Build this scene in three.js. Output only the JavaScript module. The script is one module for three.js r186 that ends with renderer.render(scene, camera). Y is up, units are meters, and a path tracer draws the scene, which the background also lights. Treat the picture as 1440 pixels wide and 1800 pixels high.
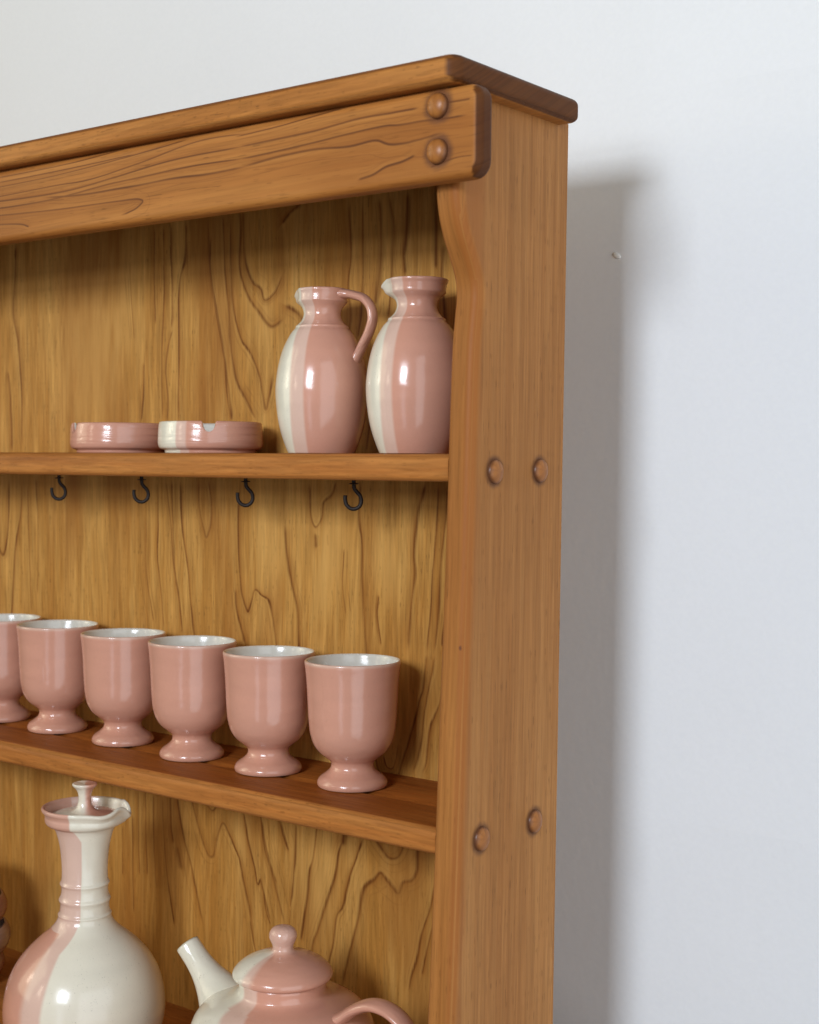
import * as THREE from 'three';
import { mergeGeometries } from 'three/addons/utils/BufferGeometryUtils.js';
import { RectAreaLightUniformsLib } from 'three/addons/lights/RectAreaLightUniformsLib.js';

// ---------------------------------------------------------------- camera, light, exposure
// The right-hand outer face of the dresser is x = 0, the top of the upper shelf y = 0, the back of the dresser z = 0.
const scene = new THREE.Scene();
const camera = new THREE.PerspectiveCamera(2 * Math.atan(900 / 2540) * 180 / Math.PI, 819 / 1024, 0.05, 30);
{
  const yaw = 37.6 * Math.PI / 180, pitch = -1.95 * Math.PI / 180, roll = 0.45 * Math.PI / 180;
  const fw = new THREE.Vector3(-Math.sin(yaw) * Math.cos(pitch), Math.sin(pitch), -Math.cos(yaw) * Math.cos(pitch));
  const r0 = fw.clone().cross(new THREE.Vector3(0, 1, 0)).normalize(), u0 = r0.clone().cross(fw);
  camera.position.set(0.576, -0.0067, 0.9371);
  camera.up.copy(u0.multiplyScalar(Math.cos(roll)).addScaledVector(r0, -Math.sin(roll)));
  camera.lookAt(camera.position.clone().add(fw));
  camera.focus = 1.13; camera.userData.fStop = 9;
}
const renderer = new THREE.WebGLRenderer({ antialias: true });
renderer.setSize(819, 1024);
renderer.toneMapping = THREE.LinearToneMapping;
renderer.toneMappingExposure = 1.2;
renderer.shadowMap.enabled = true;
RectAreaLightUniformsLib.init();
scene.background = new THREE.Color().setRGB(0.045, 0.043, 0.04);      // the dim light of the unseen room
function roomLight(r, g, b, power, w, h, from, to) {
  const l = new THREE.RectAreaLight(new THREE.Color().setRGB(r, g, b), power, w, h);
  l.position.set(...from); l.lookAt(...to); scene.add(l); return l;
}
roomLight(0.88, 0.97, 1.095, 36.5, 0.54, 0.36, [0.20, 0.58, 2.12], [-0.1, 0, 0]);       // window in front of the dresser, upper sash
roomLight(0.88, 0.97, 1.095, 18, 0.54, 0.16, [0.20, 0.27, 2.12], [-0.1, 0, 0]);       // its lower sash
roomLight(0.80, 0.86, 1.0, 1.5, 0.30, 0.9, [0.20, -0.55, 2.1], [-0.1, -0.2, 0]);     // sky light off the sill and floor
roomLight(1.0, 0.84, 0.66, 6, 0.16, 0.4, [-1.15, 0.34, 1.9], [-0.2, 0, 0]);         // warm light from unseen sources on the left
roomLight(1.0, 0.84, 0.66, 6, 0.22, 0.4, [-2.0, 0.38, 1.3], [-0.2, 0, 0]);
roomLight(1.0, 0.92, 0.66, 1.75, 1.5, 1.9, [-2.3, 0.7, 1.6], [-0.2, 0.1, 0]);       // white wall on the left
roomLight(0.94, 0.985, 1.045, 1.48, 3.4, 3.4, [2.45, -0.1, 1.05], [0, -0.1, 0]);       // added fill light, standing in for an unseen white wall on the right

// ---------------------------------------------------------------- noise and textures
function hash(x, y) {
  let h = Math.imul(x | 0, 374761393) ^ Math.imul(y | 0, 668265263); h = Math.imul(h ^ (h >>> 13), 1274126177);
  return ((h ^ (h >>> 16)) >>> 0) / 4294967296;
}
function noise(x, y) {
  const xi = Math.floor(x), yi = Math.floor(y); let fx = x - xi, fy = y - yi;
  fx = fx * fx * (3 - 2 * fx); fy = fy * fy * (3 - 2 * fy);
  const a = hash(xi, yi), b = hash(xi + 1, yi), c = hash(xi, yi + 1), d = hash(xi + 1, yi + 1);
  return a + (b - a) * fx + (c - a) * fy + (a - b - c + d) * fx * fy;
}
function fbm(x, y, n = 3) { let s = 0, a = 0.5, t = 0; for (let i = 0; i < n; i++) { s += a * noise(x + 17.3 * i, y + 9.1 * i); t += a; x *= 2.03; y *= 2.03; a *= 0.5; } return s / t; }
const lerp = (a, b, t) => a + (b - a) * t, clamp = (x, a = 0, b = 1) => Math.min(b, Math.max(a, x));
const smooth = (a, b, x) => { const t = clamp((x - a) / (b - a)); return t * t * (3 - 2 * t); };
const mix3 = (a, b, t) => [lerp(a[0], b[0], t), lerp(a[1], b[1], t), lerp(a[2], b[2], t)];
function random(seed) { let s = seed >>> 0; return () => { s = (Math.imul(s, 1664525) + 1013904223) >>> 0; return s / 4294967296; }; }
const TO_SRGB = new Uint8Array(4096).map((_, i) => { const c = i / 4095; return Math.round(255 * (c <= 0.0031308 ? 12.92 * c : 1.055 * c ** (1 / 2.4) - 0.055)); });
function colorTexture(w, h, fn) {                    // fn(u, v, column, row) gives a linear base colour
  const data = new Uint8Array(w * h * 4);
  for (let j = 0, k = 0; j < h; j++) for (let i = 0; i < w; i++, k += 4) {
    const c = fn((i + 0.5) / w, (j + 0.5) / h, i, j);
    for (let q = 0; q < 3; q++) data[k + q] = TO_SRGB[clamp(Math.round(c[q] * 4095), 0, 4095)];
    data[k + 3] = 255;
  }
  const t = new THREE.DataTexture(data, w, h); t.colorSpace = THREE.SRGBColorSpace;
  t.wrapS = t.wrapT = THREE.RepeatWrapping; t.magFilter = THREE.LinearFilter; t.needsUpdate = true; return t;
}
function grayTexture(w, h, fn) {
  const data = new Uint8Array(w * h * 4);
  for (let j = 0, k = 0; j < h; j++) for (let i = 0; i < w; i++, k += 4) { data[k] = data[k + 1] = data[k + 2] = clamp(fn((i + 0.5) / w, (j + 0.5) / h, i, j)) * 255; data[k + 3] = 255; }
  const t = new THREE.DataTexture(data, w, h); t.wrapS = t.wrapT = THREE.RepeatWrapping; t.magFilter = THREE.LinearFilter; t.needsUpdate = true; return t;
}

// growth lines of the boards, in millimetres on the board: width, then points along the line
const FIGURE_TOP = [
  ['w',1.5, -333,220, -332,196, -329,169, -320,152, -311,146, -306,136, -295,141, -284,158],
  ['w',1.5, -338,219, -336,200, -337,166, -327,141, -312,124, -298,112, -284,117],
  ['w',1.3, -349,220, -348,170, -345,133, -335,103, -324,90, -314,73, -308,52, -304,40, -300,50, -295,73],
  ['w',1.5, -348,161, -350,115, -345,82, -339,63, -327,46, -316,30],
  ['w',1.1, -358,217, -355,162, -349,115, -347,86],
  ['w',1.3, -377,219, -374,167, -367,131, -358,97, -352,69, -347,41, -346,29],
  ['w',1.3, -406,216, -407,180, -414,160, -415,100, -416,30],
  ['w',0.8, -423,115, -429,100, -432,77, -429,52, -430,30],
  ['w',0.8, -436,215, -435,158, -438,101, -437,30],
  ['w',0.8, -426,214, -425,176, -423,119],
  ['w',1.9, -280,129, -270,124, -263,118, -256,100],
  ['w',1.1, -210,214, -207,168, -210,142, -207,118, -211,91],
  ['w',1.3, -195,215, -194,145, -196,117, -199,97],
  ['w',3.0, -177,213, -174,169, -177,143, -181,123],
  ['w',1.5, -168,213, -162,186, -163,166, -164,146, -166,123, -168,113],
  ['w',2.1, -147,214, -148,180, -151,162, -149,147],
  ['w',1.5, -120,218, -119,148],
  ['w',1.7, -111,168, -112,139, -109,113, -107,86],
  ['w',1.3, -185,30, -189,4],
  ['w',1.7, -264,215, -276,209, -285,201],
  ['w',1.3, -657,215, -657,193, -660,143, -653,113, -647,57, -648,1],
  ['w',0.9, -669,85, -665,57, -662,1],
  ['w',0.6, -483,183, -481,154, -476,107],
  ['w',0.8, -462,87, -463,53, -466,31],
  ['w',0.8, -436,179, -435,151, -438,86, -437,30],
  ['w',0.8, -427,196, -424,160, -425,116],
  ['w',0.6, -448,213, -448,167, -446,121],
  ['w',0.9, -373,199, -374,170, -366,133, -357,96, -353,62, -348,32],
];
const FIGURE_MIDDLE = [
  ['w',1.2, -667,-25, -671,-89, -678,-106, -689,-95],
  ['w',1.0, -647,-25, -649,-62, -657,-92, -661,-131, -664,-166, -667,-192],
  ['w',0.5, -638,-30, -635,-104, -632,-164],
  ['w',0.5, -625,-24, -621,-70, -622,-146],
  ['w',0.5, -459,-57, -458,-112, -452,-143, -448,-159],
  ['w',0.7, -443,-24, -442,-64, -443,-96, -437,-135, -434,-166],
  ['w',0.9, -432,-24, -425,-64, -421,-102, -414,-133, -408,-170],
  ['w',1.0, -413,-23, -410,-66, -403,-103, -398,-140, -393,-170, -389,-185],
  ['w',1.2, -388,-23, -387,-47, -382,-66, -378,-76, -373,-65, -372,-44, -376,-23],
  ['w',0.5, -424,-23, -421,-84, -418,-126],
  ['w',1.1, -336,-22, -338,-66, -335,-109, -332,-128, -325,-141, -320,-130, -316,-121, -309,-125, -300,-129, -295,-144, -291,-166, -288,-183],
  ['w',1.3, -341,-122, -339,-140, -333,-158, -329,-169],
  ['w',1.3, -281,-60, -278,-88, -272,-115, -266,-134, -264,-164, -263,-181],
  ['w',1.5, -252,-21, -250,-54, -245,-62, -239,-55, -236,-41, -227,-34, -222,-22],
  ['w',1.5, -195,-20, -197,-53, -194,-70, -193,-108, -191,-134, -188,-167, -186,-180],
  ['w',0.5, -213,-79, -214,-112, -210,-135],
  ['w',1.8, -127,-22, -130,-35, -133,-42, -136,-57, -138,-85, -137,-97, -139,-112, -142,-141, -143,-163],
  ['w',1.1, -114,-22, -116,-56, -119,-91, -121,-123, -125,-162],
  ['w',1.1, -105,-22, -107,-56, -111,-90, -113,-129, -117,-161],
  ['w',1.0, -106,-126, -108,-141, -109,-154],
  ['w',1.5, -245,-70, -244,-79],
  ['w',0.7, -175,-117, -176,-133, -172,-159],
  ['w',1.0, -125,-162, -126,-172, -128,-190, -131,-199, -137,-219, -143,-237, -151,-259, -153,-267],
  ['w',1.0, -116,-161, -118,-174, -121,-185, -124,-198, -127,-215, -129,-232, -133,-248, -138,-261],
  ['w',1.0, -108,-160, -109,-174, -111,-199, -116,-211, -121,-222, -123,-235, -125,-251, -129,-260],
  ['w',0.8, -169,-250, -165,-259, -160,-260, -156,-253, -153,-238],
  ['w',0.8, -177,-252, -175,-261, -172,-266],
];
const FIGURE_LOW = [
  ['w',0.5, -459,-319, -458,-368, -456,-404],
  ['w',0.5, -470,-321, -469,-369, -467,-406],
  ['w',0.5, -449,-321, -447,-378, -444,-414],
  ['w',0.5, -478,-346, -477,-408, -476,-444],
  ['w',0.5, -492,-361, -492,-410],
  ['w',0.8, -437,-322, -434,-359, -430,-393, -424,-422, -419,-445],
  ['w',0.9, -425,-321, -423,-352, -421,-366],
  ['w',2.4, -416,-371, -411,-387],
  ['w',1.1, -416,-320, -412,-338, -406,-359, -397,-381, -390,-404, -380,-437],
  ['w',1.1, -396,-319, -395,-325, -391,-336, -382,-357, -373,-370, -368,-369, -363,-352, -355,-337, -348,-345, -342,-354, -335,-366, -329,-386, -322,-408, -317,-429],
  ['w',0.9, -330,-320, -324,-345, -316,-369, -311,-385, -308,-379],
  ['w',1.1, -309,-320, -303,-344, -295,-367, -288,-380],
  ['w',1.2, -376,-323, -369,-327, -363,-322],
  ['w',0.8, -308,-380, -303,-393, -296,-414],
  ['w',1.2, -309,-319, -308,-324, -303,-350, -295,-368, -288,-388, -278,-414],
  ['w',1.2, -287,-320, -285,-324, -279,-339, -274,-348],
  ['w',1.0, -265,-320, -267,-358, -270,-385, -272,-399],
  ['w',1.1, -241,-320, -242,-323, -246,-350, -250,-362, -253,-387, -258,-414, -260,-426],
  ['w',1.2, -209,-319, -211,-324, -217,-340, -221,-360, -227,-377, -234,-394, -240,-410, -246,-426, -248,-438],
  ['w',2.8, -210,-323, -212,-330],
  ['w',1.1, -189,-321, -196,-339, -203,-356, -208,-373, -212,-386, -218,-395, -222,-420, -226,-434, -228,-445],
  ['w',1.1, -114,-347, -120,-371, -127,-391, -132,-412, -138,-430, -140,-442],
  ['w',1.5, -130,-320, -132,-323, -133,-341, -138,-349, -147,-353, -152,-362, -158,-358, -165,-353, -171,-349, -178,-356, -188,-364, -192,-377, -195,-392, -200,-410, -204,-422, -210,-444, -213,-459],
  ['w',1.4, -177,-320, -176,-323, -171,-328, -162,-335, -153,-333, -147,-324, -146,-318],
  ['w',0.8, -115,-379, -121,-399, -127,-426],
  ['w',0.8, -304,-389, -301,-407, -296,-418],
  ['w',0.8, -321,-419, -316,-440, -310,-457],
  ['w',0.6, -272,-399, -273,-419, -274,-431],
];
const FIGURE_FRIEZE = [
  ['w',0.6, -497,229, -482,229, -409,230, -342,233, -279,237, -239,240],
  ['w',0.7, -497,222, -482,221, -398,222, -359,222, -299,228, -229,237, -175,236],
  ['w',0.9, -497,218, -482,217, -386,216, -331,220, -259,226, -175,227],
  ['w',0.9, -497,212, -482,211, -409,211, -331,216, -299,217, -239,219, -175,218],
  ['w',0.9, -497,206, -482,205, -398,202, -320,201, -297,200, -293,198, -301,193, -320,189],
  ['w',1.1, -421,214, -368,211, -320,211, -299,211, -259,212, -220,211, -175,212],
  ['w',0.9, -497,198, -482,197, -445,194, -435,191],
  ['w',0.6, -482,237, -386,238, -299,242],
  ['w',0.6, -482,233, -386,234, -299,236],
  ['w',0.6, -193,235, -148,237, -105,240, -72,242],
  ['w',0.9, -193,227, -148,228, -113,229, -72,232, -41,232, -18,232],
  ['w',0.9, -193,218, -156,219, -113,221, -80,223, -48,224, -36,223, -18,223, 5,222, 22,222],
  ['w',1.1, -193,211, -148,215, -113,216, -80,214, -56,215, -45,211, -33,210, -17,211, 2,213],
  ['w',1.3, -73,190, -59,192, -48,196, -33,198, -22,201],
  ['w',0.7, 0,232, 23,232],
  ['w',0.7, -10,191, 12,195, 25,195],
];
// Lays growth lines into a field of darkness over a board [x0, x1] x [y0, y1] (metres) of w x h pixels: a sharp dark line with a soft shade on one side.
function figureField(lines, x0, x1, y0, y1, w, h, seed, wide, wobble) {
  const line = new Float32Array(w * h), shade = new Float32Array(w * h), pale = new Float32Array(w * h), px = w / (x1 - x0) / 1000, py = h / (y1 - y0) / 1000, rnd = random(seed);
  const all = []; for (const l of lines) { all.push([...l, 1, 0]); for (const e of [rnd() * 3 + 2.5, -rnd() * 3 - 2.5, rnd() * 5 + 6]) all.push([l[0], 0.55, ...l.slice(2), 0.12 + 0.22 * rnd(), e]); }
  for (const [, width, ...c] of all) {
    const shift = c.pop(), weight = c.pop();
    const pts = []; for (let i = 0; i < c.length; i += 2) pts.push(new THREE.Vector3((c[i] - x0 * 1000) * px, (c[i + 1] - y0 * 1000) * py, 0));
    const curve = new THREE.CatmullRomCurve3(pts, false, 'centripetal'), n = Math.max(8, Math.ceil(curve.getLength() / 1.3)), side = rnd() < 0.5 ? -1 : 1, off = rnd() * 100;
    let prev = curve.getPoint(0);
    for (let i = 1; i <= n; i++) {
      const t = i / n, p = curve.getPoint(t), tx = p.x - prev.x, ty = p.y - prev.y, l = Math.hypot(tx, ty) || 1, nx = -ty / l * side, ny = tx / l * side;
      prev = p;
      const wob = wobble < 1 ? 0.8 + 0.4 * noise(off + t * n * 0.01, off) : 0.55 + 0.9 * noise(off + t * n * 0.03, off), jit = (noise(off + t * n * 0.05, 3 + off) - 0.5) * wobble + shift * Math.min(px, py) * (0.6 + 0.8 * noise(t * n * 0.012, off));
      const sg = Math.max(0.9, width * wide * Math.min(px, py) * wob), dark = weight * (wobble < 1 ? 0.72 + 0.35 * noise(off + 40 + t * n * 0.01, 7) : 0.5 + 0.65 * noise(off + 40 + t * n * 0.02, 7)) * smooth(0, 0.07, t) * smooth(1, 0.93, t), R = Math.ceil(sg * 9 + 2), cx = p.x + jit * nx, cy = p.y + jit * ny;
      for (let y = Math.max(0, Math.floor(cy - R)); y <= Math.min(h - 1, cy + R); y++) for (let x = Math.max(0, Math.floor(cx - R)); x <= Math.min(w - 1, cx + R); x++) {
        const dx = x + 0.5 - cx, dy = y + 0.5 - cy, d = Math.hypot(dx, dy), k = y * w + x, a = dark * Math.exp(-((d * d / (sg * sg * 2.1)) ** 1.25));
        if (a > line[k]) line[k] = a;
        if (weight === 1) { const b = dark * Math.exp(-d / (sg * 3.4)), f = dx * nx + dy * ny > 0 ? shade : pale; if (b > f[k]) f[k] = b; }
      }
    }
  }
  return { line, shade, pale };
}
// Stained elm across (s) and along (t) the grain, both in metres: fibres, soft bands, pores, faint growth rings
function elm(s, t, tone, ring = 1, amp = 1) {
  const bend = (fbm(s * 9, t * 2.2, 2) - 0.5) * 0.02, q = s + bend + 0.0016 * (noise(s * 60, t * 24) - 0.5);
  const broad = fbm(q * 34, t * 4.5, 3), band = fbm(q * 150, t * 9, 3), fleck = noise(q * 420, t * 34), fibre = noise(q * 640, t * 26), fine = noise(q * 1500, t * 90);
  let c = mix3(tone.base, tone.light, smooth(0.28, 0.78, broad * 0.5 + band * 0.3 + fleck * 0.2));
  c = mix3(c, tone.dark, 0.34 * smooth(0.52, 0.85, fbm(q * 60 + 31, t * 5 + 5, 3)));
  const ph = q * 95 + 3.2 * fbm(q * 14, t * 1.5, 2), f = ph - Math.floor(ph), r = ring * 0.5 * (0.25 + noise(Math.floor(ph) * 3.7, t * 2.2)) * (Math.exp(-f * 9) + smooth(0.86, 1, f) * 0.4);
  c = mix3(c, tone.line, clamp(r * 0.42));
  const pore = smooth(0.80, 0.93, noise(s * 1500 + 7, t * 170)) * (0.2 + 0.6 * noise(s * 200, t * 9));
  const k = (1 + amp * (0.22 * (fibre - 0.5) + 0.18 * (fine - 0.5) + 0.20 * (noise(q * 760 + 5, t * 60) - 0.5))) * (1 - 0.45 * pore);
  return [c[0] * k, c[1] * k, c[2] * k];
}
const PANEL = { base: [0.399, 0.179, 0.035], light: [0.551, 0.289, 0.074], dark: [0.271, 0.094, 0.015], line: [0.138, 0.042, 0.008] };
const BOARD = { base: [0.347, 0.131, 0.029], light: [0.427, 0.176, 0.042], dark: [0.261, 0.087, 0.018], line: [0.119, 0.040, 0.013] };
const SIDE = { base: [0.328, 0.136, 0.038], light: [0.397, 0.180, 0.055], dark: [0.250, 0.094, 0.024], line: [0.196, 0.073, 0.020] };
const SHELF = { base: [0.351, 0.124, 0.027], light: [0.435, 0.175, 0.042], dark: [0.259, 0.078, 0.015], line: [0.150, 0.044, 0.010] };
function figuredTexture(w, h, x0, x1, y0, y1, lines, tone, along, ring, seed, wide, wobble, fray, strength, stains = [], patches = []) {
  const f = figureField(lines, x0, x1, y0, y1, w, h, seed, wide, wobble);
  return colorTexture(w, h, (u, v, i, j) => {
    const x = lerp(x0, x1, u), y = lerp(y0, y1, v), k = j * w + i;
    let c = along === 'y' ? elm(x, y, tone, ring) : elm(y, x * 0.45, tone, ring, 0.7);
    const s = along === 'y' ? x : y, t = along === 'y' ? y : x, frayed = 1 - fray * (1 - 1.5 * noise(s * 900, t * 22));
    c = mix3(c, tone.dark, 0.55 * smooth(0.5, 0.78, fbm(s * 16 + 3, t * 4, 3)));
    for (const [a, b, r] of patches) { const d = Math.hypot((x - a) / r, (y - b) / (r * 2.2)); if (d < 1.3) c = mix3(c, [tone.light[0] * 1.12, tone.light[1] * 1.16, tone.light[2] * 1.25], 0.42 * smooth(1.25, 0.1, d + 0.9 * (fbm(s * 130, t * 26, 3) - 0.5))); }
    c = mix3(c, tone.light, clamp(f.pale[k] * 0.5));
    c = mix3(c, tone.dark, clamp(f.shade[k] * 0.95 * (0.6 + 0.7 * noise(s * 420, t * 14))));
    for (const [a, b] of stains) { const d = Math.hypot(x - a, y - b) + 0.002 * (fbm(x * 260, y * 260) - 0.5); if (d < 0.018) c = mix3(c, [0.10, 0.04, 0.024], 0.75 * (1 - smooth(0.0085, 0.0145, d))); }
    return mix3(c, tone.line, clamp(f.line[k] * strength * frayed));
  });
}
const GLOSS = { roughness: 0.48, specularIntensity: 0.22 };
const PEGS_SIDE = [[-0.0125, 0.0915], [-0.0118, 0.0325], [-0.2723, 0.1015], [-0.2732, 0.0322]];     // y, z on the side board
const PEGS_FRIEZE = [[-0.0030, 0.2310], [-0.0030, 0.2008]];                                        // x, y on the frieze
const PALE = [[-0.225, -0.076, 0.022], [-0.236, -0.108, 0.02], [-0.30, -0.07, 0.02], [-0.165, -0.09, 0.018], [-0.545, 0.085, 0.05], [-0.305, 0.115, 0.014], [-0.49, 0.14, 0.03], [-0.245, -0.36, 0.03], [-0.335, -0.34, 0.02]];   // pale figure between the growth lines
const panelMap = figuredTexture(1792, 2048, -0.75, 0, -0.56, 0.28, [...FIGURE_TOP, ...FIGURE_MIDDLE, ...FIGURE_LOW], PANEL, 'y', 0.3, 5, 0.74, 1.6, 0.5, 0.88, [], PALE);
const friezeMap = figuredTexture(2048, 256, -0.62, 0.05, 0.175, 0.255, FIGURE_FRIEZE, BOARD, 'x', 0.06, 9, 0.56, 0.4, 0.08, 1.0, PEGS_FRIEZE);
const sideMap = colorTexture(512, 2048, (u, v) => {          // u: 0 .. 0.18 m from the back, v: -0.56 .. 0.28 m
  const z = u * 0.18, y = -0.56 + v * 0.84;
  let c = elm(z + 2.3, y * 0.6, SIDE, 0.4, 0.8);
  const stripe = noise(z * 420 + 3, y * 1.1); c = mix3(c, SIDE.light, 0.28 * smooth(0.6, 0.85, stripe)); c = mix3(c, SIDE.dark, 0.3 * smooth(0.58, 0.85, noise(z * 560 + 9, y * 1.7)));
  const edge = (y < 0.1 ? 0.113 - 0.034 * y : 0.112) + 0.006 * (fbm(y * 22, 3) - 0.5);      // redder stain along the worn front arris
  c = mix3(c, [0.30, 0.105, 0.026], 0.62 * smooth(edge - 0.006, edge + 0.001, z) * (1 - smooth(0.150, 0.146, z) * smooth(0.129, 0.134, z)));
  { const d = Math.hypot((y + 0.135) / 1.6, z - 0.1495) + 0.0006 * noise(y * 900, z * 900); c = mix3(c, [0.10, 0.04, 0.03], 0.8 * (1 - smooth(0.0006, 0.0017, d))); }
  for (const [py, pz] of PEGS_SIDE) { const d = Math.hypot(y - py, z - pz) + 0.0016 * (fbm(y * 300, z * 300) - 0.5); c = mix3(c, [0.09, 0.038, 0.022], 0.78 * (1 - smooth(0.0085, 0.0135, d))); }
  return c;
});
const plainMap = (tone, seed, ring = 0.7) => colorTexture(512, 1024, (u, v) => { const a = elm(u * 0.3 + seed, v * 0.6 + seed * 0.7, tone, ring); return v < 0.8 ? a : mix3(a, elm(u * 0.3 + seed, (v - 1) * 0.6 + seed * 0.7, tone, ring), smooth(0.8, 1, v)); });   // u across (0.3 m), v along (0.6 m)
const shelfMap = plainMap(SHELF, 4.1), boardMap = plainMap(BOARD, 8.3, 1);
const woodBump = grayTexture(512, 1024, (u, v) => 0.5 + 0.3 * (noise(u * 186, v * 9) - 0.5) - 0.45 * smooth(0.78, 0.93, noise(u * 375, v * 90)) + 0.3 * (fbm(u * 20, v * 4) - 0.5));
const wood = (map, o = {}) => new THREE.MeshPhysicalMaterial({ map, ...GLOSS, vertexColors: true, ...o });
const M = {
  panel: wood(panelMap, { roughness: 0.5 }), frieze: wood(friezeMap), side: wood(sideMap), shelf: wood(shelfMap, { bumpMap: woodBump, bumpScale: 0.0004 }), board: wood(boardMap, { bumpMap: woodBump, bumpScale: 0.0004 }),
};
// ---------------------------------------------------------------- builders
const counts = {};
function numbered(name) { const n = counts[name] = (counts[name] ?? -1) + 1; return n ? name + '_' + String(n).padStart(3, '0') : name; }
function thing(name, label, category, position = [0, 0, 0], group) {
  const o = new THREE.Group(); o.name = numbered(name); o.position.set(...position);
  o.userData = { label, category }; if (group) o.userData.group = group;
  scene.add(o); return o;
}
function part(name, geometry, material, parent, label) {
  const m = new THREE.Mesh(geometry, material); m.name = name; m.castShadow = m.receiveShadow = true; if (label) m.userData.label = label;
  parent.add(m); return m;
}
// A flat piece sawn from an outline [a, b, radius at that point] and as thick as from c0 to c1, its edges rounded with exact normals.
// place(a, b, c) puts it in space; uv(point, normal) lays the texture; tint(point, normal) scales the colour: end grain, edges, shade painted on upward faces.
function slab(outline, c0, c1, place, uv, tint = () => [1, 1, 1], seg = 6) {
  const n = outline.length, pos = [], nor = [], uvs = [], col = [], idx = [];
  let area = 0; for (let i = 0; i < n; i++) { const a = outline[i], b = outline[(i + 1) % n]; area += a[0] * b[1] - b[0] * a[1]; }
  if (area < 0) outline = outline.slice().reverse();
  const o = new THREE.Vector3(...place(0, 0, 0)), turn = v => new THREE.Vector3(...place(...v)).sub(o).normalize();
  const flip = turn([1, 0, 0]).cross(turn([0, 1, 0])).dot(turn([0, 0, 1])) < 0;
  const put = (a, b, c, nv) => {
    const p = new THREE.Vector3(...place(a, b, c)), m = turn(nv); pos.push(p.x, p.y, p.z); nor.push(m.x, m.y, m.z);
    uvs.push(...uv(p, m)); col.push(...tint(p, m)); return pos.length / 3 - 1;
  };
  const face = (a, b, c) => flip ? idx.push(a, c, b) : idx.push(a, b, c);
  const edge = i => { const a = outline[(i + n) % n], b = outline[(i + 1) % n], l = Math.hypot(b[0] - a[0], b[1] - a[1]) || 1; return [(b[1] - a[1]) / l, -(b[0] - a[0]) / l]; };
  // normals at each corner: shared if the outline bends gently, split where it is sharp
  const cornerNormals = outline.map((_, i) => {
    const e0 = edge(i - 1), e1 = edge(i);
    if (e0[0] * e1[0] + e0[1] * e1[1] > 0.8) { const m = [e0[0] + e1[0], e0[1] + e1[1]], l = Math.hypot(...m); return [[m[0] / l, m[1] / l], [m[0] / l, m[1] / l]]; }
    return [e0, e1];
  });
  const rings = [];
  for (let k = 0; k <= seg; k++) { const t = k / seg * Math.PI / 2; rings.push([1 - Math.sin(t), 1 - Math.cos(t), -1, -Math.cos(t), Math.sin(t)]); }   // from the c0 face to its wall
  for (let k = seg; k >= 0; k--) { const t = k / seg * Math.PI / 2; rings.push([1 - Math.sin(t), 1 - Math.cos(t), 1, Math.cos(t), Math.sin(t)]); }
  const inset = (i, which, q) => {
    const [a, b, r = 0] = outline[i], m0 = cornerNormals[i][0], m1 = cornerNormals[i][1];
    const s = [m0[0] + m1[0], m0[1] + m1[1]], d = 1 + m0[0] * m1[0] + m0[1] * m1[1];
    return [a - s[0] / d * r * q, b - s[1] / d * r * q];
  };
  for (let i = 0; i < n; i++) {
    const j = (i + 1) % n, A = [], B = [];
    for (const [q, w, sgn, nc, nr] of rings) for (const [at, list, which] of [[i, A, 1], [j, B, 0]]) {
      const m = cornerNormals[at][which], r = outline[at][2] ?? 0, [a, b] = inset(at, which, q), c = sgn < 0 ? c0 + r * w : c1 - r * w;
      list.push(put(a, b, c, r ? [m[0] * nr, m[1] * nr, nc] : [m[0], m[1], 0]));
    }
    for (let k = 0; k + 1 < rings.length; k++) { face(A[k], B[k], B[k + 1]); face(A[k], B[k + 1], A[k + 1]); }
  }
  for (const [c, s] of [[c0, -1], [c1, 1]]) {
    const p2 = outline.map((_, i) => new THREE.Vector2(...inset(i, 1, 1))), v = p2.map(p => put(p.x, p.y, c, [0, 0, s]));
    for (const [a, b, d] of THREE.ShapeUtils.triangulateShape(p2, [])) s > 0 ? face(v[a], v[b], v[d]) : face(v[a], v[d], v[b]);
  }
  const g = new THREE.BufferGeometry(); g.setIndex(idx);
  g.setAttribute('position', new THREE.Float32BufferAttribute(pos, 3)); g.setAttribute('normal', new THREE.Float32BufferAttribute(nor, 3));
  g.setAttribute('uv', new THREE.Float32BufferAttribute(uvs, 2)); g.setAttribute('color', new THREE.Float32BufferAttribute(col, 3)); return g;
}
// a rectangle with rounded corners: [x0, x1, y0, y1], corner radii (lower left, lower right, upper right, upper left)
function roundRect(x0, x1, y0, y1, rr, edge = 0) {
  const out = [], corner = (cx, cy, r, from) => { const n = r > 0 ? 8 : 0; for (let k = 0; k <= n; k++) { const t = (from + (n ? k / n : 0) * 90) * Math.PI / 180; out.push([cx + r * Math.cos(t), cy + r * Math.sin(t), edge]); } };
  corner(x0 + rr[0], y0 + rr[0], rr[0], 180); corner(x1 - rr[1], y0 + rr[1], rr[1], 270); corner(x1 - rr[2], y1 - rr[2], rr[2], 0); corner(x0 + rr[3], y1 - rr[3], rr[3], 90);
  return out;
}
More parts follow.
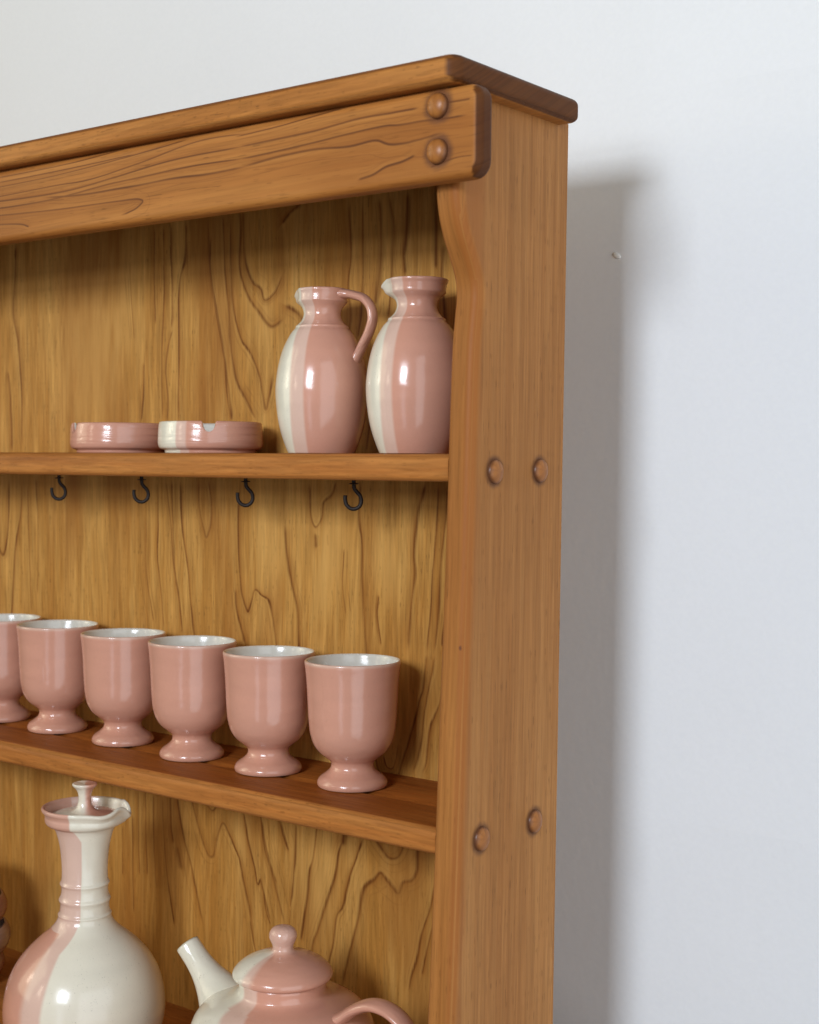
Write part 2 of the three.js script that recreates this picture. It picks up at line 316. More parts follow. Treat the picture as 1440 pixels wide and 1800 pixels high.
// A thrown shape: profile [r, y] from the foot up, turned; bend(phi, r, y) may push a point; uv = (phi / 2 pi, height share). phi from +z towards +x.
function thrown(profile, seg, bend, yRange) {
  const n = profile.length, pos = [], uvs = [], idx = [], [ya, yb] = yRange ?? [profile[0][1], profile[n - 1][1]];
  for (let i = 0; i <= seg; i++) {
    const phi = i / seg * Math.PI * 2;
    for (const [r, y] of profile) { const [R, Y] = bend ? bend(phi, r, y) : [r, y]; pos.push(R * Math.sin(phi), Y, R * Math.cos(phi)); uvs.push(i / seg, (y - ya) / (yb - ya)); }
  }
  for (let i = 0; i < seg; i++) for (let j = 0; j + 1 < n; j++) { const a = i * n + j, b = a + n; idx.push(a, b, b + 1, a, b + 1, a + 1); }
  const g = new THREE.BufferGeometry(); g.setIndex(idx); g.setAttribute('position', new THREE.Float32BufferAttribute(pos, 3)); g.setAttribute('uv', new THREE.Float32BufferAttribute(uvs, 2));
  g.computeVertexNormals();
  const N = g.attributes.normal;
  for (let j = 0; j < n; j++) { const k = seg * n + j, v = new THREE.Vector3(N.getX(j) + N.getX(k), N.getY(j) + N.getY(k), N.getZ(j) + N.getZ(k)).normalize(); N.setXYZ(j, v.x, v.y, v.z); N.setXYZ(k, v.x, v.y, v.z); }
  return g;
}
// smooth profile through [r, y] millimetre points; a point with a third entry is a sharp corner
function profile(points, step = 1.2) {
  const out = []; let run = [];
  const flush = () => {
    if (run.length > 1) {
      const c = new THREE.CatmullRomCurve3(run.map(p => new THREE.Vector3(p[0], p[1], 0)), false, 'centripetal'), n = Math.max(2, Math.ceil(c.getLength() / step));
      for (let i = out.length ? 1 : 0; i <= n; i++) { const p = c.getPoint(i / n); out.push([Math.max(0.00001, p.x / 1000), p.y / 1000]); }
    }
  };
  for (const p of points) { run.push(p); if (p[2]) { flush(); run = [p]; } }
  flush(); return out;
}
// a strap or rod swept along points in millimetres; across: half width along b, thick: half thickness; both may change along it
function swept(points, b, across, thick, seg = 48, round = 20) {
  const curve = new THREE.CatmullRomCurve3(points.map(p => new THREE.Vector3(...p).multiplyScalar(0.001)), false, 'centripetal'), pos = [], uvs = [], idx = [], B = new THREE.Vector3(...b).normalize();
  for (let i = 0; i <= seg; i++) {
    const t = i / seg, p = curve.getPoint(t), T = curve.getTangent(t), N = T.clone().cross(B).normalize(), Bv = N.clone().cross(T).normalize(), w = (typeof across === 'function' ? across(t) : across) / 1000, h = (typeof thick === 'function' ? thick(t) : thick) / 1000;
    for (let j = 0; j <= round; j++) { const a = j / round * Math.PI * 2, q = p.clone().addScaledVector(Bv, w * Math.cos(a)).addScaledVector(N, h * Math.sin(a)); pos.push(q.x, q.y, q.z); uvs.push(j / round, t); }
  }
  const m = round + 1;
  for (let i = 0; i < seg; i++) for (let j = 0; j < round; j++) { const a = i * m + j, c = a + m; idx.push(a, a + 1, c + 1, a, c + 1, c); }
  for (const [i, s] of [[0, 1], [seg, -1]]) { const p = curve.getPoint(i / seg), c = pos.length / 3; pos.push(p.x, p.y, p.z); uvs.push(0.5, i / seg); for (let j = 0; j < round; j++) s > 0 ? idx.push(c, i * m + j + 1, i * m + j) : idx.push(c, i * m + j, i * m + j + 1); }
  const g = new THREE.BufferGeometry(); g.setIndex(idx); g.setAttribute('position', new THREE.Float32BufferAttribute(pos, 3)); g.setAttribute('uv', new THREE.Float32BufferAttribute(uvs, 2));
  g.computeVertexNormals();
  const Nn = g.attributes.normal;
  for (let i = 0; i <= seg; i++) { const a = i * m, k = a + round, v = new THREE.Vector3(Nn.getX(a) + Nn.getX(k), Nn.getY(a) + Nn.getY(k), Nn.getZ(a) + Nn.getZ(k)).normalize(); Nn.setXYZ(a, v.x, v.y, v.z); Nn.setXYZ(k, v.x, v.y, v.z); }
  return g;
}
const merge = list => mergeGeometries(list.map(g => g.clone()));
// ---------------------------------------------------------------- the wall
const WALL_Z = -0.135;
{
  const map = colorTexture(512, 512, (u, v) => { const k = 1 - 0.025 * fbm(u * 6, v * 6, 3) - 0.02 * noise(u * 240, v * 240); return [0.80 * k, 0.80 * k, 0.79 * k]; });
  map.repeat.set(1, 1);
  const bump = grayTexture(512, 512, (u, v) => 0.6 * fbm(u * 170, v * 170, 3) + 0.4 * fbm(u * 60, v * 60, 2));
  const g = new THREE.BoxGeometry(6, 4, 0.1), uv = g.attributes.uv, p = g.attributes.position; for (let i = 0; i < uv.count; i++) uv.setXY(i, p.getX(i) / 0.6, p.getY(i) / 0.6);
  const wall = part('wall', g, new THREE.MeshStandardMaterial({ map, bumpMap: bump, bumpScale: 0.0002, roughness: 0.85 }), scene);
  wall.position.set(0.3, 0.3, WALL_Z - 0.05); wall.userData = { label: 'plain off-white painted wall behind the wooden dresser', kind: 'structure' };
  const chip = new THREE.SphereGeometry(0.0042, 16, 10); chip.scale(1, 0.55, 0.35);
  const m = part('paint_flake', chip, new THREE.MeshStandardMaterial({ color: 0xe6e3dc, roughness: 0.8 }), wall); m.position.set(-0.0318 - 0.3, 0.1685 - 0.3, 0.0505); m.rotation.z = -0.5;
}
// ---------------------------------------------------------------- the dresser
const dresser = thing('plate_dresser', 'honey-brown stained wooden dresser with open shelves and pegged joints against the white wall', 'dresser');
const LEFT = -1.02;
{
  const END = [0.27, 0.23, 0.25];                   // end grain has taken the stain darker and greyer
  // side boards: outline in (z, y); wide under the frieze, an S-shaped step, then slowly wider downwards
  const front = [[0.139, 0.2480], [0.139, 0.205], [0.1385, 0.185], [0.1355, 0.165], [0.129, 0.148], [0.1208, 0.134], [0.1145, 0.121], [0.1127, 0.110], [0.1143, 0.096], [0.1166, 0.076], [0.1185, 0.03], [0.1205, -0.05], [0.1245, -0.16], [0.1295, -0.29], [0.134, -0.39], [0.138, -0.45], [0.148, -0.519]];
  const curve = new THREE.CatmullRomCurve3(front.map(p => new THREE.Vector3(p[0], p[1], 0)), false, 'centripetal'), outline = [[0, -0.519, 0.0006], [0, 0.2480, 0.0006]];
  for (let i = 0; i <= 110; i++) { const p = curve.getPoint(i / 110); outline.push([p.x, p.y, 0.0075]); }
  const lean = y => 0.007 * (y + 0.06);                 // the old board is a little out of plumb
  const sideBoard = (x1, dx) => slab(outline, x1 - 0.0235, x1, (a, b, c) => [c + lean(b), b, a],
    (p, n) => Math.abs(n.z) > 0.75 ? [(0.155 + (p.x - x1)) / 0.18, (p.y + 0.56) / 0.84] : [(p.z + dx) / 0.18, (p.y + 0.56) / 0.84],
    (p, n) => n.z > 0.25 ? [0.93, 0.84, 0.70] : [1, 1, 1], 7);
  const right = part('side_board', sideBoard(0, 0), M.side, dresser);
  part('side_board', sideBoard(LEFT + 0.0235, 0.02), M.side, dresser);
  // back panel
  const uvPanel = p => [(p.x + 0.75) / 0.75, (p.y + 0.56) / 0.84];
  part('back_panel', slab([[LEFT + 0.0235, -0.519], [-0.0235, -0.519], [-0.0235, 0.2480], [LEFT + 0.0235, 0.2480]], -0.003, 0.003, (a, b, c) => [a, b, c], uvPanel, undefined, 1), M.panel, dresser);
  // shelves: profile in (z, y) with a softened nose and a plate groove, run along x
  const uvShelf = (p, n) => Math.abs(n.y) > 0.6 ? [p.z / 0.3, p.x / 0.6] : [(p.y + 0.11 + p.z * 0.3) / 0.3, p.x / 0.6 + 0.37];
  function shelf(top, depth, thick) {
    const o = [[0.003, top - thick], [depth - 0.0045, top - thick]];
    for (let k = 1; k <= 6; k++) { const t = -Math.PI / 2 + k / 6 * Math.PI / 2; o.push([depth - 0.0045 + 0.0045 * Math.cos(t), top - thick + 0.0045 + 0.0045 * Math.sin(t)]); }
    for (let k = 0; k <= 8; k++) { const t = k / 8 * Math.PI / 2; o.push([depth - 0.0065 + 0.0065 * Math.cos(t), top - 0.0065 + 0.0065 * Math.sin(t)]); }
    o.push([0.0735, top], [0.0715, top - 0.0028], [0.0665, top - 0.0028], [0.0625, top], [0.003, top]);
    return slab(o, LEFT + 0.0235, -0.0235, (a, b, c) => [c, b, a], uvShelf, (p, n) => n.y > 0.95 ? [0.72, 0.56, 0.42] : [1, 1, 1], 1);  // upward faces tinted darker: the dimness of grazing light painted in
  }
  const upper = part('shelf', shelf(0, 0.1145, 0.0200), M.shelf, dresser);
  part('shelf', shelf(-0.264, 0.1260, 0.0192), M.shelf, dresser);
  const top = slab(roundRect(-0.06, 0.33, -0.545, -0.519, [0, 0.006, 0.006, 0], 0.002), LEFT - 0.03, 0.03, (a, b, c) => [c, b, a], uvShelf, undefined, 3);
  part('counter_board', top, M.shelf, dresser);
  // frieze: a board pegged over the fronts of the side boards, its lower right corners rounded
  const friezeShape = (x0, x1) => roundRect(x0, x1, 0.1815, 0.2430, [0.011, 0.012, 0.010, 0.011], 0.0060);
  const frieze = part('frieze_board', slab(friezeShape(LEFT - 0.0275, 0.0305), 0.1392, 0.1570, (a, b, c) => [a, b, c], p => [(p.x + 0.62) / 0.67, (p.y + (p.z - 0.157) * 0.5 - 0.175) / 0.08],
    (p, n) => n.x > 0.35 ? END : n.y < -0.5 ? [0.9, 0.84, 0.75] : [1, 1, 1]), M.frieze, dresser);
  // cornice: a plank on top with a rounded nose, and the bead under it
  const uvBoard = (p, n) => Math.abs(n.y) > 0.7 ? [p.z / 0.3, p.x / 0.6] : [(p.y + p.z * 0.6) / 0.3, p.x / 0.6];
  const corniceOutline = (x0, x1) => [[x0, 0.009], [x1, 0.009], [x1, 0.1535], [x1 - 0.0008, 0.157], [x1 - 0.003, 0.1605], [x1 - 0.0065, 0.1628], [x1 - 0.010, 0.1635], [x0, 0.1635]].map(([a, b]) => [a, b, 0.0055]);
  part('cornice_board', slab(corniceOutline(LEFT - 0.0125, 0.0155), 0.2446, 0.2632, (a, b, c) => [a, c, b], uvBoard, (p, n) => n.x > 0.35 ? END : n.y > 0.4 ? [0.62, 0.53, 0.46] : [1, 1, 1]), M.board, dresser);  // end grain tint; upward faces darkened to paint in weak light from above
  part('cornice_spacer', slab(roundRect(LEFT, -0.0005, 0.003, 0.1500, [0, 0, 0, 0], 0.0003), 0.2432, 0.2445, (a, b, c) => [a, c, b], uvBoard, () => [0.55, 0.45, 0.38], 2), M.board, dresser);
  // pegs: domed heads left proud
  const pegMap = colorTexture(128, 128, (u, v) => { const c = elm(u * 0.05, v * 0.05, BOARD, 0.3), e = smooth(0.88, 0.40, v + 0.1 * (fbm(u * 9, v * 6) - 0.5)); return mix3([c[0] * 0.85, c[1] * 0.8, c[2] * 0.75], [0.09, 0.035, 0.018], e * 0.9); });  // dark skirt: stain ring and shading of the dome, both in the colour
  const pegGeo = thrown(profile([[8.8, -2], [8.7, 1.2], [8.2, 2.8], [7.0, 4.3], [5.2, 5.3], [2.8, 6.0], [0.01, 6.3]], 0.5), 28), pegMat = new THREE.MeshPhysicalMaterial({ map: pegMap, roughness: 0.36, specularIntensity: 0.6 });
  for (const [y, z] of PEGS_SIDE) { const m = part('peg', pegGeo, pegMat, right); m.position.set(lean(y), y, z); m.rotation.z = -Math.PI / 2; m.scale.set(1, 0.75, 0.95); m.rotation.y = 0; }
  for (const [x, y] of PEGS_FRIEZE) { const m = part('peg', pegGeo, pegMat, frieze); m.position.set(x, y, 0.157); m.rotation.x = Math.PI / 2; m.scale.set(0.95, 0.95, 1); }
  // screw hooks under the upper shelf
  const hookMat = new THREE.MeshPhysicalMaterial({ color: new THREE.Color().setRGB(0.022, 0.014, 0.010), roughness: 0.5, specularIntensity: 0.4 });
  const stem = [[0, 1, 0], [0, -4, 0], [0.3, -7.2, 0], [2.2, -10, 0], [4.8, -13, 0], [5.8, -17, 0], [4.6, -21, 0], [1, -23.4, 0], [-3, -23, 0], [-6.2, -20, 0], [-7.2, -16, 0], [-7.1, -12.6, 0]];
  const hookGeo = swept(stem, [0, 0, 1], 1.6, 1.6, 60, 12);
  const collarGeo = thrown(profile([[0.01, -3.9], [3.2, -4.1], [4.2, -3.6], [2.6, -3.0], [0.01, -2.9]], 0.5), 20);
  for (const [x, turn] of [[-0.5165, 0.62], [-0.402, 0.62], [-0.2733, 0.55], [-0.1552, 0.5]]) {
    const h = part('cup_hook', hookGeo, hookMat, upper); h.position.set(x, -0.0200, 0.06); h.rotation.y = turn; h.rotation.z = 0.02;
  }
  upper.children.forEach(h => { const c = collarGeo.clone(); h.geometry = merge([h.geometry, c]); });
}
// ---------------------------------------------------------------- the stoneware
const PINK = [0.572, 0.282, 0.194], VEIL = [0.645, 0.435, 0.34], CREAM = [0.72, 0.665, 0.53], INNER = [0.66, 0.625, 0.54];
const glazeBump = grayTexture(256, 256, (u, v) => fbm(u * 7, v * 7, 3));
const glaze = (map, o = {}) => new THREE.MeshPhysicalMaterial({ map, roughness: 0.19, clearcoat: 0.2, clearcoatRoughness: 0.05, bumpMap: glazeBump, bumpScale: 0.0008, ...o });
function speckled(c, x, y, amount) {
  const k = 0.93 + 0.06 * fbm(x * 30, y * 30, 3) + 0.05 * noise(x * 14, y * 160) + 0.02 * noise(x * 900, y * 900), s = amount * 0.7 * smooth(0.90, 0.96, noise(x * 1500, y * 1500)) * smooth(0.35, 0.75, noise(x * 130, y * 130));
  return [c[0] * k * (1 - s * 0.5), c[1] * k * (1 - s * 0.52), c[2] * k * (1 - s * 0.55)];
}
// dipped glaze: pink and cream meet in an overlapping veil; cut(phi, y) returns the share of veil and cream
function dipped(w, h, radius, y0, y1, cut) {
  return colorTexture(w, h, (u, v) => { const phi = u * Math.PI * 2, y = lerp(y0, y1, v), [veil, cream] = cut(phi, y); return speckled(mix3(mix3(PINK, VEIL, veil), CREAM, cream), phi * radius, y, 0.3 + 0.7 * cream); });
}
const side = (phi, at) => Math.sin(phi - at), D = Math.PI / 180;
// goblets
{
  const outer = profile([[0.01, 0.6], [24, 0.3], [27, 0.6], [28, 2.6], [27.6, 5.0], [25.6, 7.8], [21.2, 11.0], [17.9, 14.2], [16.9, 17.4], [17.8, 20.4], [21.5, 23.6], [26.8, 28.0], [31.2, 34.4], [33.7, 42.5], [35.0, 54], [35.8, 68], [36.6, 82], [37.6, 93], [38.3, 98.6], [38.1, 100.2], [37.4, 100.8]], 1);
  const inner = profile([[37.4, 100.8], [36.4, 100.3], [35.4, 96], [34.2, 80], [32.6, 58], [30.4, 42], [25, 32], [14, 27], [0.01, 26]], 2);
  const map = colorTexture(512, 256, (u, v) => {
    const c = speckled(PINK, u * 0.23, v * 0.1, 0.25), rim = smooth(0.965, 0.992, v + 0.012 * (fbm(u * 12, 1) - 0.5));
    return mix3(c, [0.62, 0.43, 0.33], rim * 0.75 + 0.25 * smooth(0.028, 0.0, v));
  });
  const bodyMat = glaze(map), inMat = glaze(colorTexture(256, 128, (u, v) => speckled(INNER, u * 0.2, v * 0.1, 0.3)));
  const gBody = thrown(outer, 96, null, [0, 0.1008]), gIn = thrown(inner, 96);
  const spots = [[622, 'rightmost pink stoneware goblet, nearest the side board, on the middle shelf'], [473, 'second pink stoneware goblet from the right on the middle shelf'], [338, 'third pink stoneware goblet from the right, left of the two nearest the side board'],
    [217, 'fourth pink stoneware goblet from the right on the middle shelf'], [101, 'fifth pink stoneware goblet from the right, beside the one cut off by the picture edge'], [3, 'leftmost pink stoneware goblet on the middle shelf, cut off by the picture edge']];
  const places = [[-0.1540, 0.0590], [-0.2440, 0.0605], [-0.3353, 0.0600], [-0.4300, 0.0555], [-0.5255, 0.0535], [-0.6138, 0.0515]];
  let first;
  spots.forEach(([, label], i) => {
    let g;
    if (!first) { g = first = thing('stoneware_goblet', label, 'goblet', [0, 0, 0], 'pink goblets in a row on the middle shelf'); part('body', gBody, bodyMat, g); part('interior', gIn, inMat, g); }
    else { g = first.clone(); g.name = numbered('stoneware_goblet'); g.userData = { ...first.userData, label }; scene.add(g); }
    g.position.set(places[i][0] - 0.0015, -0.264, places[i][1]); g.rotation.y = i * 1.7; g.rotation.z = [0.004, -0.006, 0.003, 0.007, -0.004, 0][i]; g.scale.set(1, [1, 0.994, 1.006, 0.997, 1.004, 1][i], 1);
  });
}
// pouring jugs on the upper shelf
{
  const pts = [[0.01, 1.2], [23, 0.8], [26.6, 0.4], [27.4, 1.8], [30.4, 9.5], [33.6, 20], [36.0, 33], [37.4, 50], [36.9, 60], [35.2, 72], [32.2, 83.5], [28.4, 92.5], [24.4, 99.4], [21.7, 102.6], [21.3, 104.2], [19.8, 105.4], [16.9, 108.5], [15.2, 112.6], [15.1, 116], [16.4, 119.6], [18.9, 122.6], [20.2, 124.4], [20.1, 127], [20.2, 130.5], [20.9, 133], [20.6, 134.3], [19.4, 134.6], [18.2, 133.4], [17.6, 128], [15.5, 122], [12.6, 115], [13, 108], [18, 100], [21, 95], [21, 94]];
  const widePts = pts.map(([r, y]) => y > 118 && r > 15 ? [r + (y - 118) * 0.14 * (r > 18 ? 1 : 0.4), y] : [r, y]);
  const pour = at => (phi, r, y) => {
    let d = phi - at; d = Math.atan2(Math.sin(d), Math.cos(d));
    const w = smooth(0.117, 0.129, y) * Math.exp(-((d / 0.30) ** 2)) - 0.22 * smooth(0.117, 0.132, y) * Math.exp(-(((Math.abs(d) - 0.62) / 0.24) ** 2));
    return [r + 0.0048 * w, y - 0.0042 * Math.max(0, w) * smooth(0.126, 0.134, y)];
  };
  const rOf = y => { const h = y * 1000, q = pts.slice(3, 30); for (let i = 0; i + 1 < q.length; i++) if (h <= q[i + 1][1]) return lerp(q[i][0], q[i + 1][0], clamp((h - q[i][1]) / (q[i + 1][1] - q[i][1] || 1))) / 37.4; return 20 / 37.4; };
  const map = (cam, cream0, veil0) => dipped(1024, 512, 0.037, 0, 0.1346, (phi, y) => {
    const s = side(phi, cam), k = rOf(y), e = 0.012 * (fbm(y * 30, 2) - 0.5), front = Math.cos(phi - cam) > -0.2;
    const c = cream0 - 0.36 * (1 - k), hide = front ? 1 : smooth(0.0, 0.4, -s);
    return [smooth(veil0 + 0.05, veil0 - 0.03, s + e) * hide, smooth(c + 0.05, c - 0.02, s + e) * hide];
  });
  const jug = (label, x, z, cam, spout, mp, p) => {
    const t = thing('stoneware_jug', label, 'jug', [x, 0, z]);
    const m = glaze(mp), g = thrown(profile(p.map(([r, y]) => [r, y]), 1), 120, pour(spout), [0, 0.1346]); g.scale(1, 0.982, 1);
    // the glaze map stretches over the outside only
    part('body', g, m, t); return { t, m };
  };
  const camA = 41.0 * D, camB = 37.5 * D;
  const a = jug('pink and cream stoneware jug with a looped handle on the upper shelf', -0.1935, 0.055, camA, camA - 122 * D, map(camA, -0.69, -0.40), pts);
  const h = camA + 57 * D, loop = [[14, 127.5], [22, 127.6], [29.7, 126.2], [39.5, 122.8], [45.8, 115.5], [47.2, 106], [43.8, 95.6], [38.6, 86.5], [34.4, 79], [31, 72]];
  part('handle', swept(loop.map(([r, y]) => [r * Math.sin(h), y, r * Math.cos(h)]), [Math.cos(h), 0, -Math.sin(h)], t => 5.4 + 3.2 * Math.max(0, 1 - t * 6) + 1.4 * smooth(0.85, 1, t), t => 3.6 + 0.8 * Math.max(0, 1 - t * 6), 60), glaze(colorTexture(64, 128, (u, v) => speckled(PINK, u * 0.02, v * 0.1, 0.2))), a.t);
  const b2 = jug('pink and cream stoneware pouring bottle without a handle, beside the right side board', -0.0975, 0.055, camB, camB - 108 * D, map(camB, -0.72, -0.49), widePts); b2.t.children[0].geometry.scale(1.04, 1.008, 1.04);
}
// ashtrays on the upper shelf
{
  const pts = [[0.01, 2.2], [34, 2.2], [36.5, 0.2], [38.6, 0.2], [39.2, 2.4], [40.0, 2.9], [43.2, 4.2], [44.8, 7.4], [44.9, 13], [44.6, 20], [44.0, 25], [43.2, 26.6], [41.8, 27], [40.4, 26.4], [39.8, 24], [39.2, 14], [37.5, 9], [33, 6.6], [0.01, 6]];
  const inside = colorTexture(128, 64, (u, v) => speckled(INNER, u * 0.2, v * 0.05, 0.4));
  const dish = (name, label, x, z, notches, mp) => {
    const t = thing('stoneware_ashtray', label, 'ashtray', [x, 0, z]);
    const cut = (phi, r, y) => {
      let top = 1;
      for (const n of notches) { let d = phi - n; d = Math.abs(Math.atan2(Math.sin(d), Math.cos(d))) * 0.0425; const e = d / 0.0056; if (e < 1.25) top = Math.min(top, e < 1 ? 0.027 - 0.0092 * Math.sqrt(Math.max(0, 1 - e * e)) : 0.027); }
      return [r, y > 0.015 && r > 0.037 ? Math.min(y, top - (r > 0.0438 || r < 0.0404 ? 0.0006 : 0)) : y];
    };
    part('dish', thrown(profile(pts.slice(0, 13), 0.6), 360, cut, [0, 0.027]), glaze(mp), t);
    part('interior', thrown(profile(pts.slice(12), 0.7), 360, cut), glaze(inside), t);
    return t;
  };
  const cam2 = 45.5 * D, cam1 = 49 * D;
  dish('', 'pink and cream stoneware ashtray, the nearer one, beside the handled jug', -0.3205, 0.0545, [cam2, cam2 + 120 * D, cam2 + 240 * D].map(a => a - 2 * D), dipped(512, 64, 0.044, 0, 0.027, (phi, y) => { const s = side(phi, cam2), hide = Math.cos(phi - cam2) > -0.3 ? 1 : 0; return [smooth(-0.43, -0.49, s) * hide, smooth(-0.63, -0.67, s) * hide]; }));
  dish('', 'all pink stoneware ashtray half hidden behind the cream-sided one', -0.4370, 0.054, [cam1 - 68 * D, cam1 + 112 * D], dipped(512, 64, 0.044, 0, 0.027, () => [0, 0]));
}
// the lidded carafe at the lower left
{
  const cam = 50.2 * D, spout = cam + 80 * D;
  const pts = [[0.01, 3], [44, 2], [50, 0.6], [55, 3], [61, 12], [66, 24], [68.3, 36], [68.4, 46], [66.9, 57.5], [63.4, 70], [57.6, 81.5], [49.0, 92.5], [38.6, 102.5], [29.6, 110], [24.3, 116.5], [22.3, 121.5], [22.6, 123.4], [21.3, 125.4], [20.6, 131], [20.9, 133.2], [21.9, 136], [20.5, 139], [19.7, 143], [20.0, 147.5], [21.0, 149.8], [19.8, 152.4], [19.3, 160], [19.7, 170], [20.9, 181], [22.8, 190], [24.8, 196], [27.2, 199.6], [31.2, 201.2], [33.2, 203.6], [33.6, 206.4], [33.4, 208.6], [34.6, 211.2], [36.2, 213.4], [36.4, 215.2], [35.2, 216.2], [33.8, 215.6], [32.6, 212], [31.8, 207.4], [30.5, 205.8], [22, 204], [18, 200], [17, 180]];
  const bend = (phi, r, y) => {
    let d = phi - spout; d = Math.atan2(Math.sin(d), Math.cos(d));
    const up = smooth(0.199, 0.214, y), lip = Math.exp(-((d / 0.3) ** 2)), gap = Math.exp(-((d / 0.17) ** 2)), ears = Math.exp(-(((Math.abs(d) - 0.42) / 0.20) ** 2));
    return [r + up * (0.0030 * lip - 0.0010 * ears), y + up * (0.0016 * ears - 0.0068 * gap) - 0.0035 * up * Math.exp(-(((d + 0.95) / 0.3) ** 2)) * 0.6];
  };
  const map = dipped(1024, 1024, 0.06, 0, 0.2162, (phi, y) => {
    const s = side(phi, cam), h = y * 1000, e = 0.02 * (fbm(y * 50, 4) - 0.5), front = Math.cos(phi - cam) > -0.05;
    const body = h < 100 ? lerp(-0.56, -0.50, h / 100) : h < 121 ? lerp(-0.50, -0.20, (h - 100) / 21) : h < 190 ? -0.17 + 0.05 * (h - 121) / 69 : h < 200 ? lerp(-0.12, -0.36, (h - 190) / 10) : -0.37;
    const rear = front ? 1 : smooth(0.2, 0.5, s);
    const pink = h < 112 ? -0.77 : -1.2;
    return [s < body + 0.02 ? smooth(pink - 0.04, pink + 0.05, s + e) * (h > 199 ? 0.35 : 1) : 1, smooth(body - 0.03, body + 0.03, s + e) * rear];
  });
  const t = thing('stoneware_carafe', 'tall cream and pink lidded stoneware carafe with a long ribbed neck below the goblets', 'carafe', [-0.3945, -0.519, 0.1305]);
  part('body', thrown(profile(pts, 1), 128, bend, [0, 0.2162]), glaze(map), t);
  const lidPts = [[0.01, 206], [30, 206], [30.4, 207], [29.6, 208.4], [26, 208.8], [24.8, 210.2], [18, 211], [11.5, 211.8], [8, 213.8], [6.1, 217.5], [5.4, 222], [5.7, 226.5], [7.4, 230.4], [10.2, 233.4], [10.6, 234.8], [9.8, 235.6], [7.5, 235.2], [0.01, 234.6]];
  const lidMap = dipped(512, 256, 0.03, 0.206, 0.2356, (phi, y) => { const s = side(phi, cam); return [smooth(0.6, 0.0, s) * 0.9, smooth(0.3, -0.2, s) * 0.85]; });
  part('lid', thrown(profile(lidPts, 0.8), 72, null, [0.206, 0.2356]), glaze(lidMap), t);
}
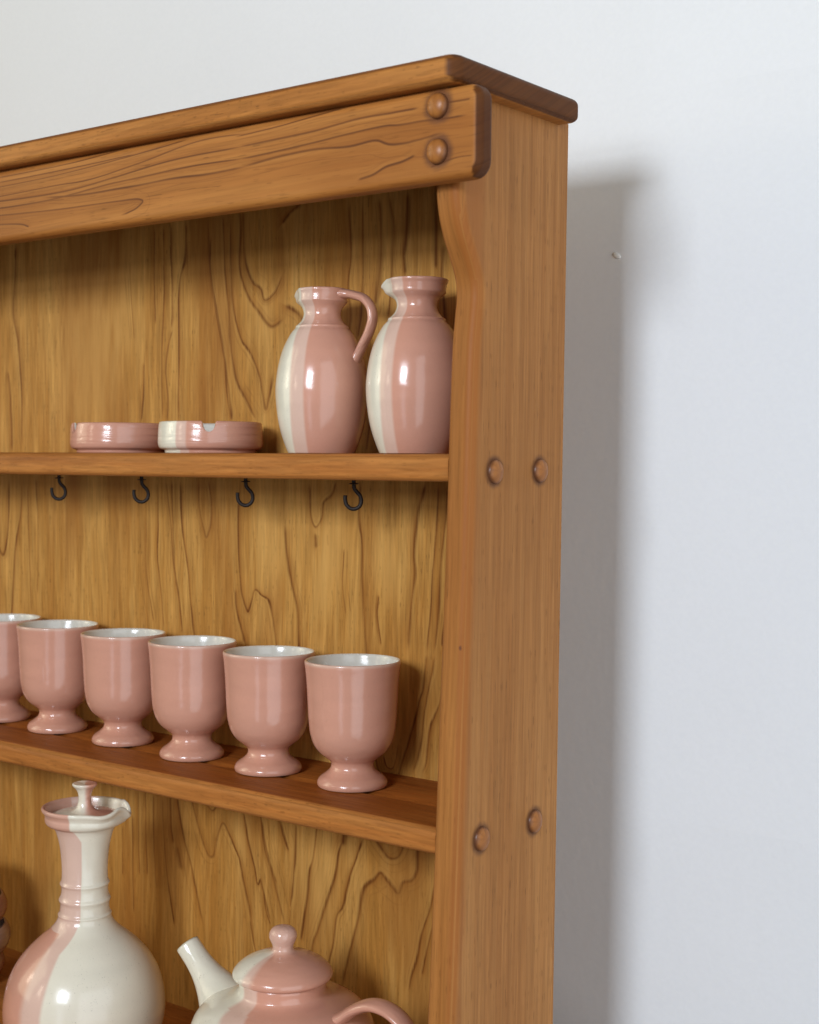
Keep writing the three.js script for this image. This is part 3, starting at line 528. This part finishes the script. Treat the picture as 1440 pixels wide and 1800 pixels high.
// the teapot at the bottom
{
  const cam = 42.5 * D, hand = cam + 52 * D, sp = hand - Math.PI;
  const t = thing('stoneware_teapot', 'round pink and cream lidded stoneware teapot beside the carafe on the lowest board', 'teapot', [-0.1825, -0.519, 0.110]);
  const pts = [[0.01, 2], [38, 1.5], [41, 0.4], [43, 2.5], [52, 11], [63, 24], [70.5, 40], [73, 56], [72.6, 68], [69.3, 78], [63, 86], [54, 91.6], [44, 95], [37.2, 97.2], [34.6, 99.4], [34.1, 103], [34.3, 107.6], [33.6, 108.8], [32, 108.6], [31, 104], [31, 95]];
  const two = (cream0, veil0) => (phi, y) => { const s = side(phi, cam), h = y * 1000, e = 0.05 * (fbm(phi * 5, y * 60) - 0.5), k = h > 94 ? -0.17 : -0.14 * smooth(80, 95, h), rear = Math.cos(phi - cam) > -0.1 ? 1 : smooth(0.1, 0.5, -s); return [smooth(veil0 + k + 0.05, veil0 + k - 0.02, s + e) * rear, smooth(cream0 + k + 0.05, cream0 + k - 0.02, s + e) * rear]; };
  part('body', thrown(profile(pts, 1.2), 120, null, [0, 0.1088]), glaze(dipped(1024, 512, 0.07, 0, 0.1088, two(-0.72, -0.42))), t);
  const lid = [[0.01, 107], [30, 107], [33, 109.4], [37.4, 110], [39.0, 111.6], [39.2, 113.6], [38.0, 116], [33.6, 120.4], [27, 124.4], [19, 127.6], [12.6, 129.2], [9.6, 130.4], [8.2, 132.4], [8.4, 135], [9.8, 138.2], [10.9, 141.6], [10.5, 145], [8.4, 148], [4.8, 149.6], [0.01, 150]];
  part('lid', thrown(profile(lid, 0.9), 96, null, [0.107, 0.150]), glaze(dipped(512, 256, 0.035, 0.107, 0.150, (phi, y) => { const s = side(phi, cam), top = smooth(0.128, 0.133, y), rear = Math.cos(phi - cam) > -0.5 ? 1 : smooth(-0.3, 0.3, -s); return [Math.max(smooth(-0.55, -0.72, s) * (1 - top), top * 0.55) * rear, smooth(-0.74, -0.86, s) * (1 - top) * rear]; })), t);
  const dir = (a, r, y) => [r * Math.sin(a), y, r * Math.cos(a)];
  const spout = swept([dir(sp, 44, 66), dir(sp, 58, 77), dir(sp, 70, 88.5), dir(sp, 83, 101), dir(sp, 99, 116.5)], [Math.cos(sp), 0, -Math.sin(sp)], t => lerp(25, 10.2, smooth(-0.15, 0.95, t)) + 7 * Math.exp(-t * 5), t => lerp(28, 9.6, smooth(-0.12, 0.85, t)) + 9 * Math.exp(-t * 5), 48, 32);
  part('spout', spout, glaze(colorTexture(128, 128, (u, v) => speckled(CREAM, u * 0.08, v * 0.09, 1))), t);
  const arm = [[52, 86], [58, 90], [70, 99], [86, 105.5], [103, 103.5], [115, 95], [120, 80], [116, 62], [103, 45], [84, 34], [66, 30]];
  part('handle', swept(arm.map(([r, y]) => dir(hand, r, y)), [Math.cos(hand), 0, -Math.sin(hand)], t => 9.4 + 3 * Math.max(0, 1 - t * 7), t => 4.6 + 1.6 * Math.max(0, 1 - t * 7), 72), glaze(colorTexture(64, 128, (u, v) => speckled(PINK, u * 0.03, v * 0.2, 0.3))), t);
}
// stacked bowls at the left edge, mostly cut off by the picture edge
{
  const names = ['bottom bowl of the dim pink stack at the left picture edge, beside the carafe', 'second bowl up in the dim stack at the left picture edge, pale pinkish', 'third bowl up in the dim stack at the left picture edge, dusky pink', 'topmost bowl of the dim stack at the left picture edge'];
  const colors = [[0.30, 0.13, 0.10], [0.38, 0.25, 0.20], [0.32, 0.13, 0.10], [0.42, 0.30, 0.23]], heights = [0, 26, 55, 82], radii = [56, 61, 59, 54];  // glaze colours darkened to stand for the shade around the stack
  names.forEach((label, i) => {
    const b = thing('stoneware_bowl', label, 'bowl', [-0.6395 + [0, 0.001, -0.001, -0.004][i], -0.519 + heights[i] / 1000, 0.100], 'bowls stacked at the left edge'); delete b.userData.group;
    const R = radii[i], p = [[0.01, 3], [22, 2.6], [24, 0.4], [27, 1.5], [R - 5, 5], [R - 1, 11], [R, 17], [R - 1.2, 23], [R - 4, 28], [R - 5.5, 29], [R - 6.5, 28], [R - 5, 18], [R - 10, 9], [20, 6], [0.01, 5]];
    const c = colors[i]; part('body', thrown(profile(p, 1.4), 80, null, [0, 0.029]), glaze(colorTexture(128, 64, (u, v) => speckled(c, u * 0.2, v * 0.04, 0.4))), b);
  });
}
renderer.render(scene, camera);
